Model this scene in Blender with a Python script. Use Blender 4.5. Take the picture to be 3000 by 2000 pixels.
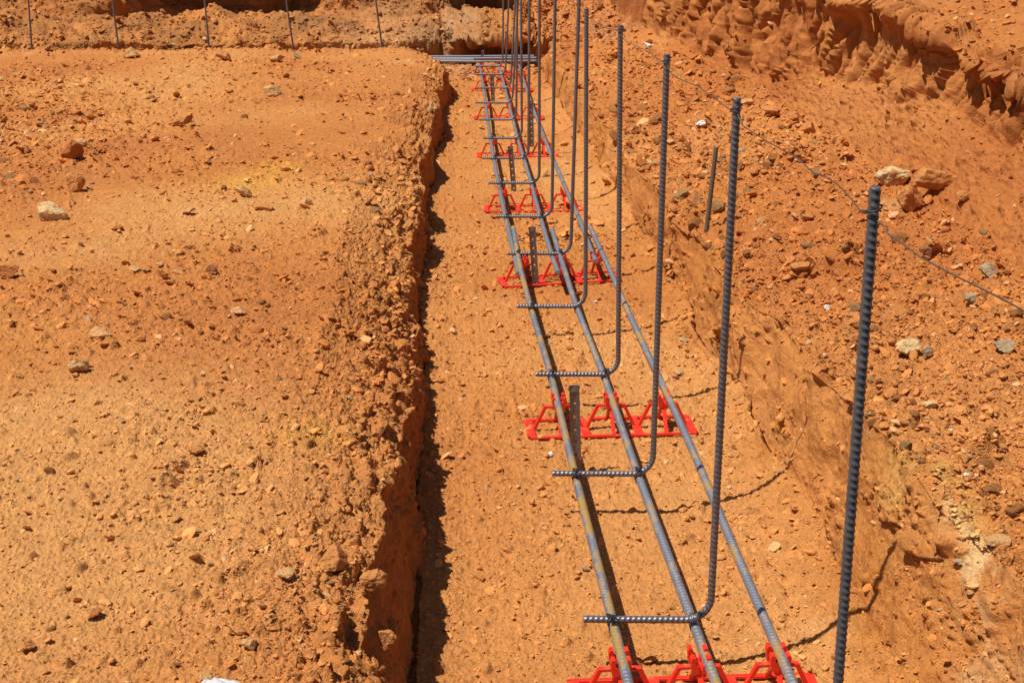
import bpy, math, random
import numpy as np
from mathutils import Vector, Matrix
R = math.radians
for o in list(bpy.data.objects): bpy.data.objects.remove(o)
S = bpy.context.scene
COL = S.collection
QUAL = 1.05            # terrain density factor

# ------------------------------------------------------------------ camera
F, CX, CY = 3000.0, 1176.0, 784.0          # focal length and centre in photo units (2352 wide)
CAMZ = 1.155
TH = math.atan((CY + 235) / F); PH = math.atan((CX - 1015) * math.cos(TH) / F)
fw = np.array([math.sin(PH)*math.cos(TH), math.cos(PH)*math.cos(TH), -math.sin(TH)])
rt = np.array([math.cos(PH), -math.sin(PH), 0.0]); up = np.cross(rt, fw)
C0 = np.array([0, 0, CAMZ])
def ray(x, y): return fw + rt*(x-CX)/F - up*(y-CY)/F
def onz(x, y, z): d = ray(x, y); return C0 + d*(z-CAMZ)/d[2]
def onY(x, y, Y): d = ray(x, y); return C0 + d*Y/d[1]
def prj(p):
    q = np.asarray(p) - C0; w = q @ fw
    return CX + F*(q @ rt)/w, CY - F*(q @ up)/w, w
cd = bpy.data.cameras.new('camera'); cam = bpy.data.objects.new('camera', cd); COL.objects.link(cam)
cd.sensor_width = 36; cd.lens = F/2352*36; cd.clip_start = 0.05; cd.clip_end = 200
m = Matrix([[rt[0], up[0], -fw[0]], [rt[1], up[1], -fw[1]], [rt[2], up[2], -fw[2]]])
cam.matrix_world = Matrix.Translation((0, 0, CAMZ)) @ m.to_4x4()
S.camera = cam

# ------------------------------------------------------------------ world, sun, exposure
SD = np.array([0.45, 0.18, -1.0]); SD /= np.linalg.norm(SD)       # direction the light travels
w = bpy.data.worlds.new('World'); S.world = w; w.use_nodes = True
nt = w.node_tree; bg = nt.nodes['Background']; sk = nt.nodes.new('ShaderNodeTexSky')
sk.sky_type = 'NISHITA'; sk.sun_disc = False
sk.sun_elevation = math.asin(-SD[2]); sk.sun_rotation = math.atan2(-SD[0], -SD[1])
nt.links.new(sk.outputs[0], bg.inputs[0]); bg.inputs[1].default_value = 0.05
ld = bpy.data.lights.new('sun', 'SUN'); ld.energy = 5.0; ld.angle = R(0.53); ld.color = (1, .955, .88)
sun = bpy.data.objects.new('sun', ld); COL.objects.link(sun)
sun.rotation_euler = Vector(SD).to_track_quat('-Z', 'Y').to_euler()
S.view_settings.view_transform = 'Standard'; S.view_settings.look = 'None'
S.view_settings.exposure = 0.13; S.view_settings.gamma = 1.0
S.cycles.max_bounces = 5; S.cycles.diffuse_bounces = 3

# ------------------------------------------------------------------ numpy noise
f4 = np.float32
def _h(ix, iy, seed):
    U = np.uint32
    h = ix.astype(np.int32).view(U)*U(374761393) + iy.astype(np.int32).view(U)*U(668265263) + U((seed*974634777) & 0xffffffff)
    h ^= h >> U(13); h *= U(1274126177); h ^= h >> U(15); h *= U(2246822519); h ^= h >> U(16)
    return (h & U(0xffffff)).astype(f4) / f4(0xffffff)
def gn(x, y, seed):                        # gradient noise, about -1..1
    ix = np.floor(x); iy = np.floor(y); fx = (x-ix).astype(f4); fy = (y-iy).astype(f4)
    u = fx*fx*fx*(fx*(fx*6-15)+10); v = fy*fy*fy*(fy*(fy*6-15)+10)
    def g(a, b, dx, dy):
        t = _h(ix+a, iy+b, seed)*f4(6.2831853); return np.cos(t)*dx + np.sin(t)*dy
    a = g(0, 0, fx, fy); b = g(1, 0, fx-1, fy); c = g(0, 1, fx, fy-1); d = g(1, 1, fx-1, fy-1)
    return ((a+(b-a)*u) + ((c+(d-c)*u)-(a+(b-a)*u))*v)*f4(1.5)
def fbm(x, y, seed, octv=4, gain=.5):
    r = 0; a = 1.0; t = 0
    for k in range(octv):
        r = r + a*gn(x*2**k+17.3*k, y*2**k-9.1*k, seed+k); t += a; a *= gain
    return r/t
def vor(x, y, seed):                       # nearest cell: vector to it, hash
    ix = np.floor(x); iy = np.floor(y)
    bd = np.full(x.shape, 9, f4); bx = np.zeros(x.shape, f4); by = bx.copy(); bh = bx.copy()
    for a in (-1, 0, 1):
        for b in (-1, 0, 1):
            h1 = _h(ix+a, iy+b, seed); h2 = _h(ix+a, iy+b, seed+7)
            dx = (ix+a+.15+.7*h1-x).astype(f4); dy = (iy+b+.15+.7*h2-y).astype(f4); d = dx*dx+dy*dy
            k = d < bd
            bd = np.where(k, d, bd); bx = np.where(k, dx, bx); by = np.where(k, dy, by)
            bh = np.where(k, _h(ix+a, iy+b, seed+13), bh)
    return np.sqrt(bd), bx, by, bh
def clods(x, y, cell, seed, dens):         # angular lumps, height in metres
    d, dx, dy, h = vor(x/cell, y/cell, seed)
    t = h*977.0; ca, sa = np.cos(t), np.sin(t)
    u = (dx*ca+dy*sa)*1.0; v = (-dx*sa+dy*ca)*(1.15+.6*((h*31) % 1))
    q = np.maximum(np.abs(u)*.75+np.abs(v)*.6, np.sqrt(u*u+v*v))    # squarish outline
    rad = .18+.34*((h*57) % 1)
    top = np.clip(1-q/rad, 0, 1)
    top = np.minimum(top*1.6, .75+.6*(u*np.sign(h-.3)+.5*v))        # tilted flat top
    return np.where((h*131) % 1 < dens, np.clip(top, 0, 1)*rad*cell*.85, 0)
def sst(x, a, b):
    t = np.clip((x-a)/(b-a), 0, 1); return t*t*(3-2*t)

# ------------------------------------------------------------------ terrain
def px_curve(pts, z):                      # traced points -> function X(Y)
    q = np.array([onz(x, y, z)[:2] for x, y in pts]); q = q[np.argsort(q[:, 1])]
    return lambda Y: np.interp(Y, q[:, 1], q[:, 0])
shadow_edge = px_curve([(1035,1700),(1030,1480),(1028,1400),(1029,1300),(1024,1200),(1012,1100),(1004,1000),(996,900),
    (990,800),(984,740),(982,690),(996,640),(1014,612),(1032,594),(1006,580),(990,562),(1006,545),(1031,532),(1012,512),(996,490),(1000,460),
    (1030,428),(1041,414),(1024,398),(1004,380),(1010,360),(1030,340),(1046,326),(1040,300),(1030,280),(1038,250),(1057,236),(1052,216),(1036,200),(1030,180)], 0)
_yq = np.linspace(1.0, 9.6, 900); _k = np.exp(-(np.arange(-14, 15)/6.0)**2); _k /= _k.sum()
_raw = shadow_edge(_yq); _lin = np.interp(_yq, [1, 2.1, 3.3, 5, 7.7, 9.6], [0.0, -.012, -.050, -.030, .035, .05])
_raw = _lin + (_raw-_lin)*np.interp(_yq, [3, 4.5], [1, .95])
_sm = np.convolve(np.pad(_raw, 14, mode='edge'), _k, mode='valid')
_bw = px_curve([(958,1700),(960,1500),(961,1400),(962,1300),(964,1200),(966,1100),(968,1000),(972,900),(976,800),(980,720),(986,640)], 0)
_k2 = np.exp(-(np.arange(-60, 61)/30.0)**2); _k2 /= _k2.sum()
_sl = np.convolve(np.pad(_raw, 60, mode='edge'), _k2, mode='valid')
_base = np.where(_yq < 4.0, _bw(_yq), 0)*(1-sst(_yq, 3.2, 4.0)) + (_sl-.045)*sst(_yq, 3.2, 4.0)
_lip = _base - np.interp(_yq, [1.9, 2.5], [.050, .016]) + .018*gn(_yq*3.9, _yq*0+2, 9) + .009*gn(_yq*14, _yq*0+2, 10)
_lz = np.clip((_sm-_lip)/.45, .07, .215)
def lipL(Y): return np.interp(Y, _yq, _lip)
def baseL(Y): return np.interp(Y, _yq, _base)
def lipLZ(Y): return np.interp(Y, _yq, _lz)
def terraceZ(Y): return np.interp(Y, [1.5, 3.5, 6.5], [.262, .235, .205])
def floorR(Y): return np.interp(Y, [1, 2, 2.6, 3.2, 4, 5, 7, 9.5], [.72,.70,.70,.70,.715,.70,.675,.66])
def lipRX(Y): return np.interp(Y, [1, 2, 2.6, 3.2, 4, 5, 7, 9.5], [.77,.765,.765,.750,.745,.735,.715,.70])
def lipRZ(Y): return np.interp(Y, [1, 2, 2.6, 3.2, 4, 5, 7, 9.5], [.27,.26,.22,.19,.17,.17,.17,.15])
def faceX(Y): return np.interp(Y, [1, 2.2, 2.9, 3.6, 5.2, 6.4, 7.5, 9.3, 12, 20], [1.25,1.32,1.38,1.42,1.46,1.44,1.33,1.25,1.15,1.1])
def faceZ(Y): return np.interp(Y, [1, 2, 3, 5, 7, 9.3, 12], [.27,.29,.31,.31,.30,.32,.5])
def faceT(Y): return np.interp(Y, [1, 2, 2.9, 3.57, 3.9, 4.3, 4.7, 5.2, 6.0, 7, 9.3, 12], [.58,.60,.62,.65,.675,.73,.775,.80,.84,.95,1.4,1.8])
def panX(Y): return np.interp(Y, [1, 2, 3.5, 5.3, 6.2, 8, 9.3, 12, 20], [1.60,1.60,1.585,1.55,1.47,1.36,1.27,1.17,1.12])
def panZ(Y): return np.interp(Y, [1, 2.5, 3.5, 4.5, 5.3, 6.2, 8.3, 12], [.46,.49,.51,.52,.46,.36,.33,.52])

# columns: (segment name, number of columns)
segs = [('skirt', 14), ('terrace', int(570*QUAL)), ('shoulder', int(150*QUAL)), ('lipdrop', int(90*QUAL)), ('floor', int(300*QUAL)),
        ('wall', int(110*QUAL)), ('shelf', int(330*QUAL)), ('face', int(230*QUAL)), ('toplip', int(50*QUAL)), ('upper', int(150*QUAL)), ('far', 12)]
def profile(Y):
    """control points for rows Y -> (K,rows,2)"""
    n = np.ones_like(Y); l = lipL(Y); zt = terraceZ(Y); fr = floorR(Y)
    wob = .012*gn(Y*3.1, Y*0+3, 5)+.006*gn(Y*11, Y*0+8, 6)
    wobf = .030*gn(Y*1.9, Y*0+5, 15)+.012*gn(Y*6, Y*0+6, 16); wobr = .040*gn(Y*2.3, Y*0+9, 17)+.020*gn(Y*7, Y*0+9, 18)
    P = [(-14*n-Y, zt+.1), (-(.45*Y+.50), zt+.015), (l-.20, zt+.004), (l-.006+wob*.2, lipLZ(Y)+.004),
         (baseL(Y)+wob*.6, .0*n), (fr+wobf, .0*n), (lipRX(Y)+wobr, lipRZ(Y)), (faceX(Y), faceZ(Y)), (panX(Y)+.02, faceT(Y)),
         (panX(Y)+.12, faceT(Y)+.03), (panX(Y)+.7+.16*Y, faceT(Y)+.42), (16*n+Y, faceT(Y)+3)]
    return np.array([[a*n, b*n] for a, b in P])        # K,2,rows
yy = np.concatenate([np.linspace(2350, 620, int(830*QUAL), endpoint=False), np.linspace(620, 118, int(370*QUAL))])            # rows evenly spaced in the picture
Yf = np.array([onz(1015, y, .05)[1] for y in yy]); Yf = Yf[Yf < 8.72]
nF = len(Yf)
def build_cols(Y):
    P = profile(Y); xs = []; zs = []; sid = []; fr = []
    for k, (nm, n) in enumerate(segs):
        t = np.linspace(0, 1, n, endpoint=False) if k < len(segs)-1 else np.linspace(0, 1, n)
        t2 = t
        if nm == 'skirt': t2 = 1-(1-t)**2.5
        if nm == 'far': t2 = t**2.2
        a, b = P[k], P[k+1]
        if nm == 'face':                      # debris apron, then the steep cut panel, hollow under its top edge
            ap = np.clip(t/.45, 0, 1)[None, :]; pn = np.clip((t-.45)/.55, 0, 1)[None, :]
            mX = (panX(Y)+.035*gn(Y*1.7, Y*0+1, 31))[:, None]; mZ = (panZ(Y)+.025*gn(Y*2.1, Y*0+1, 32))[:, None]
            x = a[0][:, None] + (mX-a[0][:, None])*ap + (b[0][:, None]-mX)*pn; z = a[1][:, None] + (mZ-a[1][:, None])*ap + (b[1][:, None]-mZ)*pn
            x = x + (.050+.030*gn(Y*2.6, Y*0+1, 33))[:, None]*np.sin(pn*math.pi)**.7*(.35+.65*pn)
            xs.append(x); zs.append(z); sid += [k]*n; fr += list(t); continue
        xs.append(a[0][:, None] + (b[0]-a[0])[:, None]*t2); zs.append(a[1][:, None] + (b[1]-a[1])[:, None]*t2)
        sid += [k]*n; fr += list(t)
    return np.hstack(xs), np.hstack(zs), np.array(sid), np.array(fr)
Xg, Zg, sid, fr = build_cols(Yf)
Yg = np.repeat(Yf[:, None], Xg.shape[1], 1)
# ---- back part: cross trench, berm, overhanging bank
tb = np.array([0, .04, .10, .24, .27, .33, .37, .55, .59, .66, .72, .84, .95, 1.0])
nB = int(330*QUAL)
t = np.linspace(0, 1, nB+1)[1:]
Xe, Ze, _, _ = build_cols(np.array([8.72])); Xe = Xe[0]; Ze = Ze[0]
u1 = sst(Xe, .05, .22)*(1-sst(Xe, .60, .70))              # deep undercut at the trench end
u2 = sst(Xe, -2.4, -2.0)*(1-sst(Xe, .42, .62))*np.clip(.75+.9*gn(Xe*1.9, Xe*0+7.5, 93), .1, 1)            # dark overhang at the top
nz1 = gn(Xe*2.2, Xe*0+1.5, 91); nz2 = gn(Xe*4.7, Xe*0+4.5, 92)
n1 = np.ones_like(Xe)
edge = 8.86 + .10*nz1 - .12*sst(Xe, -.7, -.05) + .06*nz2
z0 = np.where(Xe < .70, Ze, Ze)
bl = .02*nz2
PY = [8.72*n1, edge, edge+.06, 9.46*n1, 9.50+.30*u1, 9.50+.28*u1, 9.50+.03*nz2, 10.25+.12*nz1, 10.34+.45*u2, 10.45+.40*u2+.05*(1-u2), 10.50-.10*u2+.3*(1-u2), 11.3+.2*nz2, 13.2*n1, 22*n1]
PZ = [z0, z0-.01, 0*n1, 0*n1, 0*n1+.015+.03*(1-u1), .12+.03*u1, .185+bl, .30+.03*nz1, .30+.02*nz1, .52+.05*nz2-.10*(1-u2), .62+.06*nz1-.1*(1-u2), .95+.1*nz1, 1.9*n1, 3.2*n1]
PY = np.array(PY); PZ = np.array(PZ)
Yb = np.empty((nB, len(Xe))); Zb = np.empty((nB, len(Xe)))
idx = np.clip(np.searchsorted(tb, t, side='right')-1, 0, len(tb)-2); ft = (t-tb[idx])/(tb[idx+1]-tb[idx])
Yb = PY[idx]*(1-ft)[:, None] + PY[idx+1]*ft[:, None]; Zb = PZ[idx]*(1-ft)[:, None] + PZ[idx+1]*ft[:, None]
rowY = np.interp(t, tb, [8.72, 8.86, 8.92, 9.46, 9.5, 9.5, 9.55, 10.25, 10.4, 10.5, 10.6, 11.3, 13.2, 22])
XA, ZA, _, _ = build_cols(rowY)
ZA = ZA + (sst(rowY, 9.2, 11.0)*.30)[:, None]*np.isin(sid, [5, 6])[None, :] + (sst(rowY, 9.0, 10.6)*.30)[:, None]*np.isin(sid, [4])[None, :]
wA = sst(Xe, .64, .86)[None, :]
XB = Xe[None, :] + (rowY[:, None]-8.72)*np.where(Xe < 0, Xe/8.72, 0)[None, :]*.8
XB = np.where(sid[None, :] >= 5, XA, XB)
Xb = XB*(1-wA)+XA*wA; Yb2 = Yb*(1-wA)+rowY[:, None]*wA; Zb2 = Zb*(1-wA)+ZA*wA
X = np.vstack([Xg, Xb]); Y = np.vstack([Yg, Yb2]); Z = np.vstack([Zg, Zb2])
NR, NC = X.shape
SID = np.repeat(sid[None, :], NR, 0)
SID[nF:][:, sid <= 5] = 99
back = np.zeros((NR, NC), f4); back[nF:] = 1
# unfolded coordinates
ds = np.sqrt(np.diff(X, axis=1)**2 + np.diff(Z, axis=1)**2)
j0 = int(np.argmax(sid == 4))
s = np.concatenate([np.zeros((NR, 1)), np.cumsum(ds, 1)], 1); s = s - s[:, j0:j0+1] + X[:, j0:j0+1]
dt_ = np.sqrt(np.diff(Y, axis=0)**2 + np.where(back[1:] > 0, np.diff(Z, axis=0)**2, 0))
tt = np.concatenate([Y[:1], Y[:1]+np.cumsum(dt_, 0)], 0)
s = np.where(back > 0, X+3, s)
def smooth_cols(A, n):                      # rounds the profile's corners
    for _ in range(n):
        A[:, 1:-1] = (A[:, :-2]+2*A[:, 1:-1]+A[:, 2:])/4
    return A
Z = smooth_cols(Z, 8)
X = smooth_cols(X, 8)
for _ in range(3):
    for A in (Y, Z): A[nF-2:-1] = (A[nF-3:-2]+2*A[nF-2:-1]+A[nF-1:])/4
isT = np.isin(SID, [0, 1, 2]); isF = SID == 4; isW = SID == 5; isS = SID == 6; isC = np.isin(SID, [7]); isU = np.isin(SID, [8, 9, 10]); isL = SID == 3
FR = np.repeat(fr[None, :], NR, 0)
# large forms
wT = isT.astype(f4); big = .014*fbm(s*1.3, tt*1.3, 11, 3)*np.where(isF | isL, .5, 1)
shoulder = np.where(SID == 2, -np.sin(FR*3.14159)*.018, 0)
Z = Z - shoulder*(1-back)
Z = Z + np.where(isF, (.028*np.clip(FR-.86, 0, 1)/.14 + .012*np.clip(.12-FR, 0, 1)/.12), 0)*(1-back)
# normals of the base surface
def normals(X, Y, Z):
    a = np.stack([np.gradient(X, axis=1), np.gradient(Y, axis=1), np.gradient(Z, axis=1)], -1)
    b = np.stack([np.gradient(X, axis=0), np.gradient(Y, axis=0), np.gradient(Z, axis=0)], -1)
    n = np.cross(a, b); return n/(np.linalg.norm(n, axis=-1, keepdims=True)+1e-12)
Z = Z + isT*(1-back)*.030*sst(Y, 6.8, 8.5)*gn(X*1.4, Y*.4, 19)
N = normals(X, Y, Z)
def dab(px, py, rx, ry, z=.2):              # soft spot at a traced place on the ground
    c = onz(px, py, z); e = onz(px+rx, py, z); e2 = onz(px, py-ry, z)
    q = ((X-c[0])/(e[0]-c[0]))**2 + ((Y-c[1])/(e2[1]-c[1]))**2
    return np.exp(-q*1.2)
# roughness mask: where it is stony
rough = .5+.5*fbm(s*1.1+4, tt*.8, 21, 3)
rough = np.clip(.5+(rough-.5)*1.9, 0, 1)
rough = np.where(isS, .68+.32*rough, rough); rough = np.where(isC & (FR < .5), .75+.2*rough, rough)
rough = np.where(isF, .15+.75*rough, rough)
roughT = np.clip(dab(150,330,330,110)+dab(60,210,230,60)+.9*dab(700,1400,330,150)+.5*dab(420,1200,300,90)+.5*dab(880,760,60,300)-.5*dab(620,620,260,120)-.6*dab(300,950,400,90)-.4*dab(700,300,200,60), -.6, 1)
rough = np.where(isT & (back == 0), np.clip((rough-.05)*.85+.65*roughT+.16*gn(s*5, tt*4, 29), .10, 1), rough)
rough = np.where(back > 0, .4+.6*rough, rough)
rough = np.where(isW, np.clip(1.5*fbm(s*5, tt*2.6, 23, 3)+.35, .12, 1), rough)
sf = s.astype(np.float64); tf = tt.astype(np.float64)
d = big.astype(f4)
d = d + .0045*fbm(sf*7, tf*7, 31, 3)*(.5+rough) 
d = d + np.where(isS | (back > 0) | isU | (isC & (FR < .5)), .020, .0)*fbm(sf*4.2, tf*4.2, 35, 4)
dYr = np.abs(np.gradient(Y, axis=0)); wallm = isC | isW | isL | (SID == 8)
fq = np.where(wallm & ~(isC & (FR < .45)), np.clip(1.35-dYr*105, .06, 1), 1)
d = d + fq*(.0030*fbm(sf*45, tf*45, 41, 3)*(.5+rough) + np.where(wallm, 0, .0013)*fbm(sf*150, tf*150, 42, 2))
wx = sf+.004*gn(sf*60, tf*60, 44); wy = tf+.004*gn(sf*60, tf*60, 45)
cl = clods(wx, wy, .010, 50, .85+.1*rough)*(1.15+.5*rough)
cl = np.maximum(cl, clods(wx+.7, wy, .0065, 49, .8)*1.35)*np.where(wallm, .25, 1)
cl = np.maximum(cl, clods(wx, wy, .018, 51, .30+.65*rough)*(.5+.9*rough))
cl = cl*fq
cl = np.maximum(cl, clods(wx, wy, .034, 55, .85*rough**1.3)*1.1)
cl = np.maximum(cl, clods(wx+.3, wy, .075, 59, .75*np.clip(rough-.35, 0, 1)*np.where(isF, .2, 1))*.9)
cl = np.maximum(cl, clods(wx+.3, wy+.2, .16, 63, .8*np.clip(rough-.4, 0, 1)*np.where(isS | (back > 0) | isU, 1, 0))*.8)
cl = cl*np.where(wallm, np.clip(1.3-dYr*35, .25, 1), 1)*np.where(isC & (back == 0), 1-.5*sst(FR, .45, .6), 1)*np.where(isS, 1.2, 1)*np.where(isL, .9, 1)
d = d + cl
# pitted, crumbling left lip
lipw = np.exp(-((X-lipL(Y)+.04)/.06)**2)*(isT | isL)*(1-back)
d = d + lipw*(.022*fbm(sf*14, tf*10, 71, 4) - .045*np.clip(fbm(sf*9, tf*7, 75, 3)-.10, 0, 1))
lipw2 = np.exp(-((X-lipL(Y)+.06)/.07)**2)*isT*(1-back)
d = d + lipw2*clods(wx+.1, wy, .040, 73, .7)*1.0 + lipw2*.010*np.abs(gn(sf*30, tf*14+sf*12, 74))
# left wall: cracks; right wall: vertical tool marks
d = d + np.where(isL, .016*fbm(sf*9, tf*9, 77, 4)+.010*gn(sf*3, tf*4, 78), 0)
wl = np.where(isW, 1.0, 0)*(1-back)
wl2 = wl*1.0 + np.where(isF, sst(FR, .86, 1), 0)*(1-back) + np.where(isS, 1-sst(FR, 0, .10), 0)*(1-back)
fd, fdx, fdy, fh = vor(sf*4.5+.25*gn(sf*9, tf*9, 85), tf*3.6, 86)
d = d + wl2*(.050*fbm(sf*2.2, tf*2.4, 79, 4)+.018*fbm(sf*8, tf*8, 83, 4)-.035*np.clip(fbm(sf*5, tf*6, 84, 3)-.12, 0, 1) + .10*((fh-.5)*fdx*.35+(((fh*37) % 1)-.5)*fdy*.35)*sst(gn(sf*1.7, tf*1.7, 87), -.2, .3))
# cut face with vertical grooves
fm = (isC | (SID == 8))*1.0
lean = tf + .17*sf + .035*gn(sf*3, tf*3, 101) + .010*gn(sf*13, tf*13, 102)
g1 = np.abs(gn(lean*5.5, sf*1.1, 103)); g2 = np.abs(gn(lean*14, sf*2.2, 105)); gm = sst(gn(lean*1.1, sf*1.7, 107), -.35, .35)
fade = np.where(isC, sst(FR+.10*gn(tf*2.3, tf*0+4, 108), .40, .50), 1.0)
d = d + fm*fade*(.055*np.minimum(g1*10, 1) + (.35+.65*gm)*.040*np.minimum(g2*8, 1) - .070 + .030*fbm(lean*2.6, sf*1.6, 109, 4) + .012*fbm(lean*12, sf*5, 110, 4))
fm = fm*np.where(FR > .93, .4, 1)
d = d - fm*fade*.07*np.clip(gn(lean*6.5, sf*1.5, 117)-.25, 0, 1)*(.4+gm)
d = d - fm*fade*.14*np.exp(-(gn(lean*6, sf*.9, 118)/.10)**2)*sst(gn(lean*2.5, sf*1.6, 119), -.15, .15)
d = d - fm*fade*.085*np.exp(-(gn(lean*12, sf*1.3, 120)/.14)**2)*sst(gn(lean*2.1, sf*2.6, 122), -.25, .05)
d = d + fm*fade*(.018*fbm(lean*10, sf*10, 123, 4) + .014*clods(wx*11, wy*11, 1.0, 124, .5)+.045*(vor(lean*4.5, sf*1.8, 126)[3]-.5))
d = d + np.where(SID == 8, .04*gn(lean*6, sf*5, 111)+.02, 0)
d = d + np.where(isC, (.05*sst(FR, .8, 1)*(.6+gn(lean*3, sf*0+3, 113))), 0)
# back bank: lumps and vertical cracks
bk = back*sst(Y, 9.3, 9.6)
d = d + bk*(.13*fbm(X*2.6, tf*3.2, 121, 4) + .012*fbm(X*14, tf*12, 125, 3) - .035*np.clip(.22-np.abs(gn(X*4, tf*1.2, 127)), 0, 1)*sst(Z, .35, .5))
P3 = np.stack([X, Y, Z], -1) + N*d[..., None]
# ---- pigment (what the soil itself is coloured like)
base = np.array([.50, .196, .052]); red = np.array([.38, .122, .032]); ochre = np.array([.58, .290, .098]); pale = np.array([.68, .43, .20])
yel = np.array([.62, .33, .055]); grey = np.array([.42, .30, .17]); brown = np.array([.25, .105, .035])
def mix(c, k, w): return c*(1-w[..., None]) + k*w[..., None]
colr = np.broadcast_to(base, X.shape+(3,)).astype(f4)
n_a = fbm(sf*.9, tf*.7, 131, 4); n_b = fbm(sf*2.3, tf*1.8, 135, 4); n_c = fbm(sf*14, tf*12, 139, 3)
colr = mix(colr, red, np.clip(.25+n_a*1.2+.5*n_b, 0, .8)*np.where(isS | isU | isC, 1, .65))
colr = mix(colr, np.array([.42, .142, .036]), np.where(isS | isU | isC, .55, 0))
colr = mix(colr, ochre, np.clip(-n_a*1.1+.25*n_b+.12, 0, .8)*np.where(isT | isF, 1, .4))
colr = mix(colr, ochre, np.clip(dab(250,1250,520,300)+dab(100,1050,300,120)*.6, 0, .7))
colr = mix(colr, yel, np.clip(dab(640,405,60,16)*.45+dab(720,1060,90,40)*.35+dab(570,440,90,25)*.5, 0, .85))
colr = mix(colr, pale, np.clip(n_b*1.8-.75, 0, .5)+np.clip(n_c*1.5-.8, 0, .45))
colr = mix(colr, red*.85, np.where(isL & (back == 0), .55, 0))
colr = mix(colr, np.array([.44,.165,.036]), (np.where(isW, 1, 0)+np.where(isF, sst(FR, .8, 1), 0)+np.where(isS, 1-sst(FR, 0, .12), 0))*(1-back)*np.clip(.25+1.3*n_b, 0, .85))
colr = mix(colr, pale, np.where(isW | isS, 1, 0)*np.clip(1.1*dab(2235,1330,26,90,.2)*(.5+n_c*2.5)+.5*dab(2290,1440,40,70,.22)*(.5+2*n_c)+.9*dab(1880,1090,12,50,.15)*(.5+2*n_c), 0, .9))
colr = mix(colr, np.array([.52,.36,.10]), np.where(isW | isS, 1, 0)*np.clip((.45*dab(2190,1230,40,80,.2)+.35*dab(2060,1120,30,60,.2))*(.7+n_c*2), 0, .5))
colr = mix(colr, red, np.where(isC | isU, np.clip(.25+.6*n_b, 0, .7), 0))
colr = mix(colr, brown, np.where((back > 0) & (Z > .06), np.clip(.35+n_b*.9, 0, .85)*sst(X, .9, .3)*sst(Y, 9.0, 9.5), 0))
colr = mix(colr, grey, np.clip(np.where(back > 0, 1, 0)*(dab(900,70,160,28,.25)*.25+dab(1060,40,50,34,.3)*.6*(.5+n_c)+dab(1400,90,90,30,.25)*.35*(.4+1.5*n_c)+.15*n_c), 0, .8))
colr = mix(colr, grey*1.2, np.where(isS, np.clip(n_c*1.6-1.0, 0, .5), 0))
cellh = vor(wx/.034, wy/.034, 55)[3]
colr = colr*(1+.22*(cellh-.5)*np.clip(cl*300, 0, 1))[..., None]
colr = np.clip(colr, .01, .9).astype(f4)

def setp(o, **k):
    for a, b in k.items(): o[a] = b
def grid_object(name, c0, c1, r0, r1, material, **props):
    sub = P3[r0:r1, c0:c1]; nr, nc = sub.shape[:2]
    me = bpy.data.meshes.new(name)
    me.vertices.add(nr*nc); me.vertices.foreach_set('co', sub.reshape(-1).astype(f4))
    i = np.arange(nr*nc).reshape(nr, nc)
    q = np.stack([i[:-1, :-1], i[:-1, 1:], i[1:, 1:], i[1:, :-1]], -1).reshape(-1)
    nq = len(q)//4
    me.loops.add(nq*4); me.loops.foreach_set('vertex_index', q.astype(np.int32))
    me.polygons.add(nq); me.polygons.foreach_set('loop_start', np.arange(0, nq*4, 4, dtype=np.int32))
    me.update(calc_edges=True)
    me.polygons.foreach_set('use_smooth', np.ones(nq, bool))
    at = me.attributes.new('pigment', 'FLOAT_COLOR', 'POINT')
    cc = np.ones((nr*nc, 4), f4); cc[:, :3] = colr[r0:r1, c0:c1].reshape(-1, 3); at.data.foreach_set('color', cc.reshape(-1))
    me.materials.append(material); me.update()
    o = bpy.data.objects.new(name, me); COL.objects.link(o); setp(o, **props); return o

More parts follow.
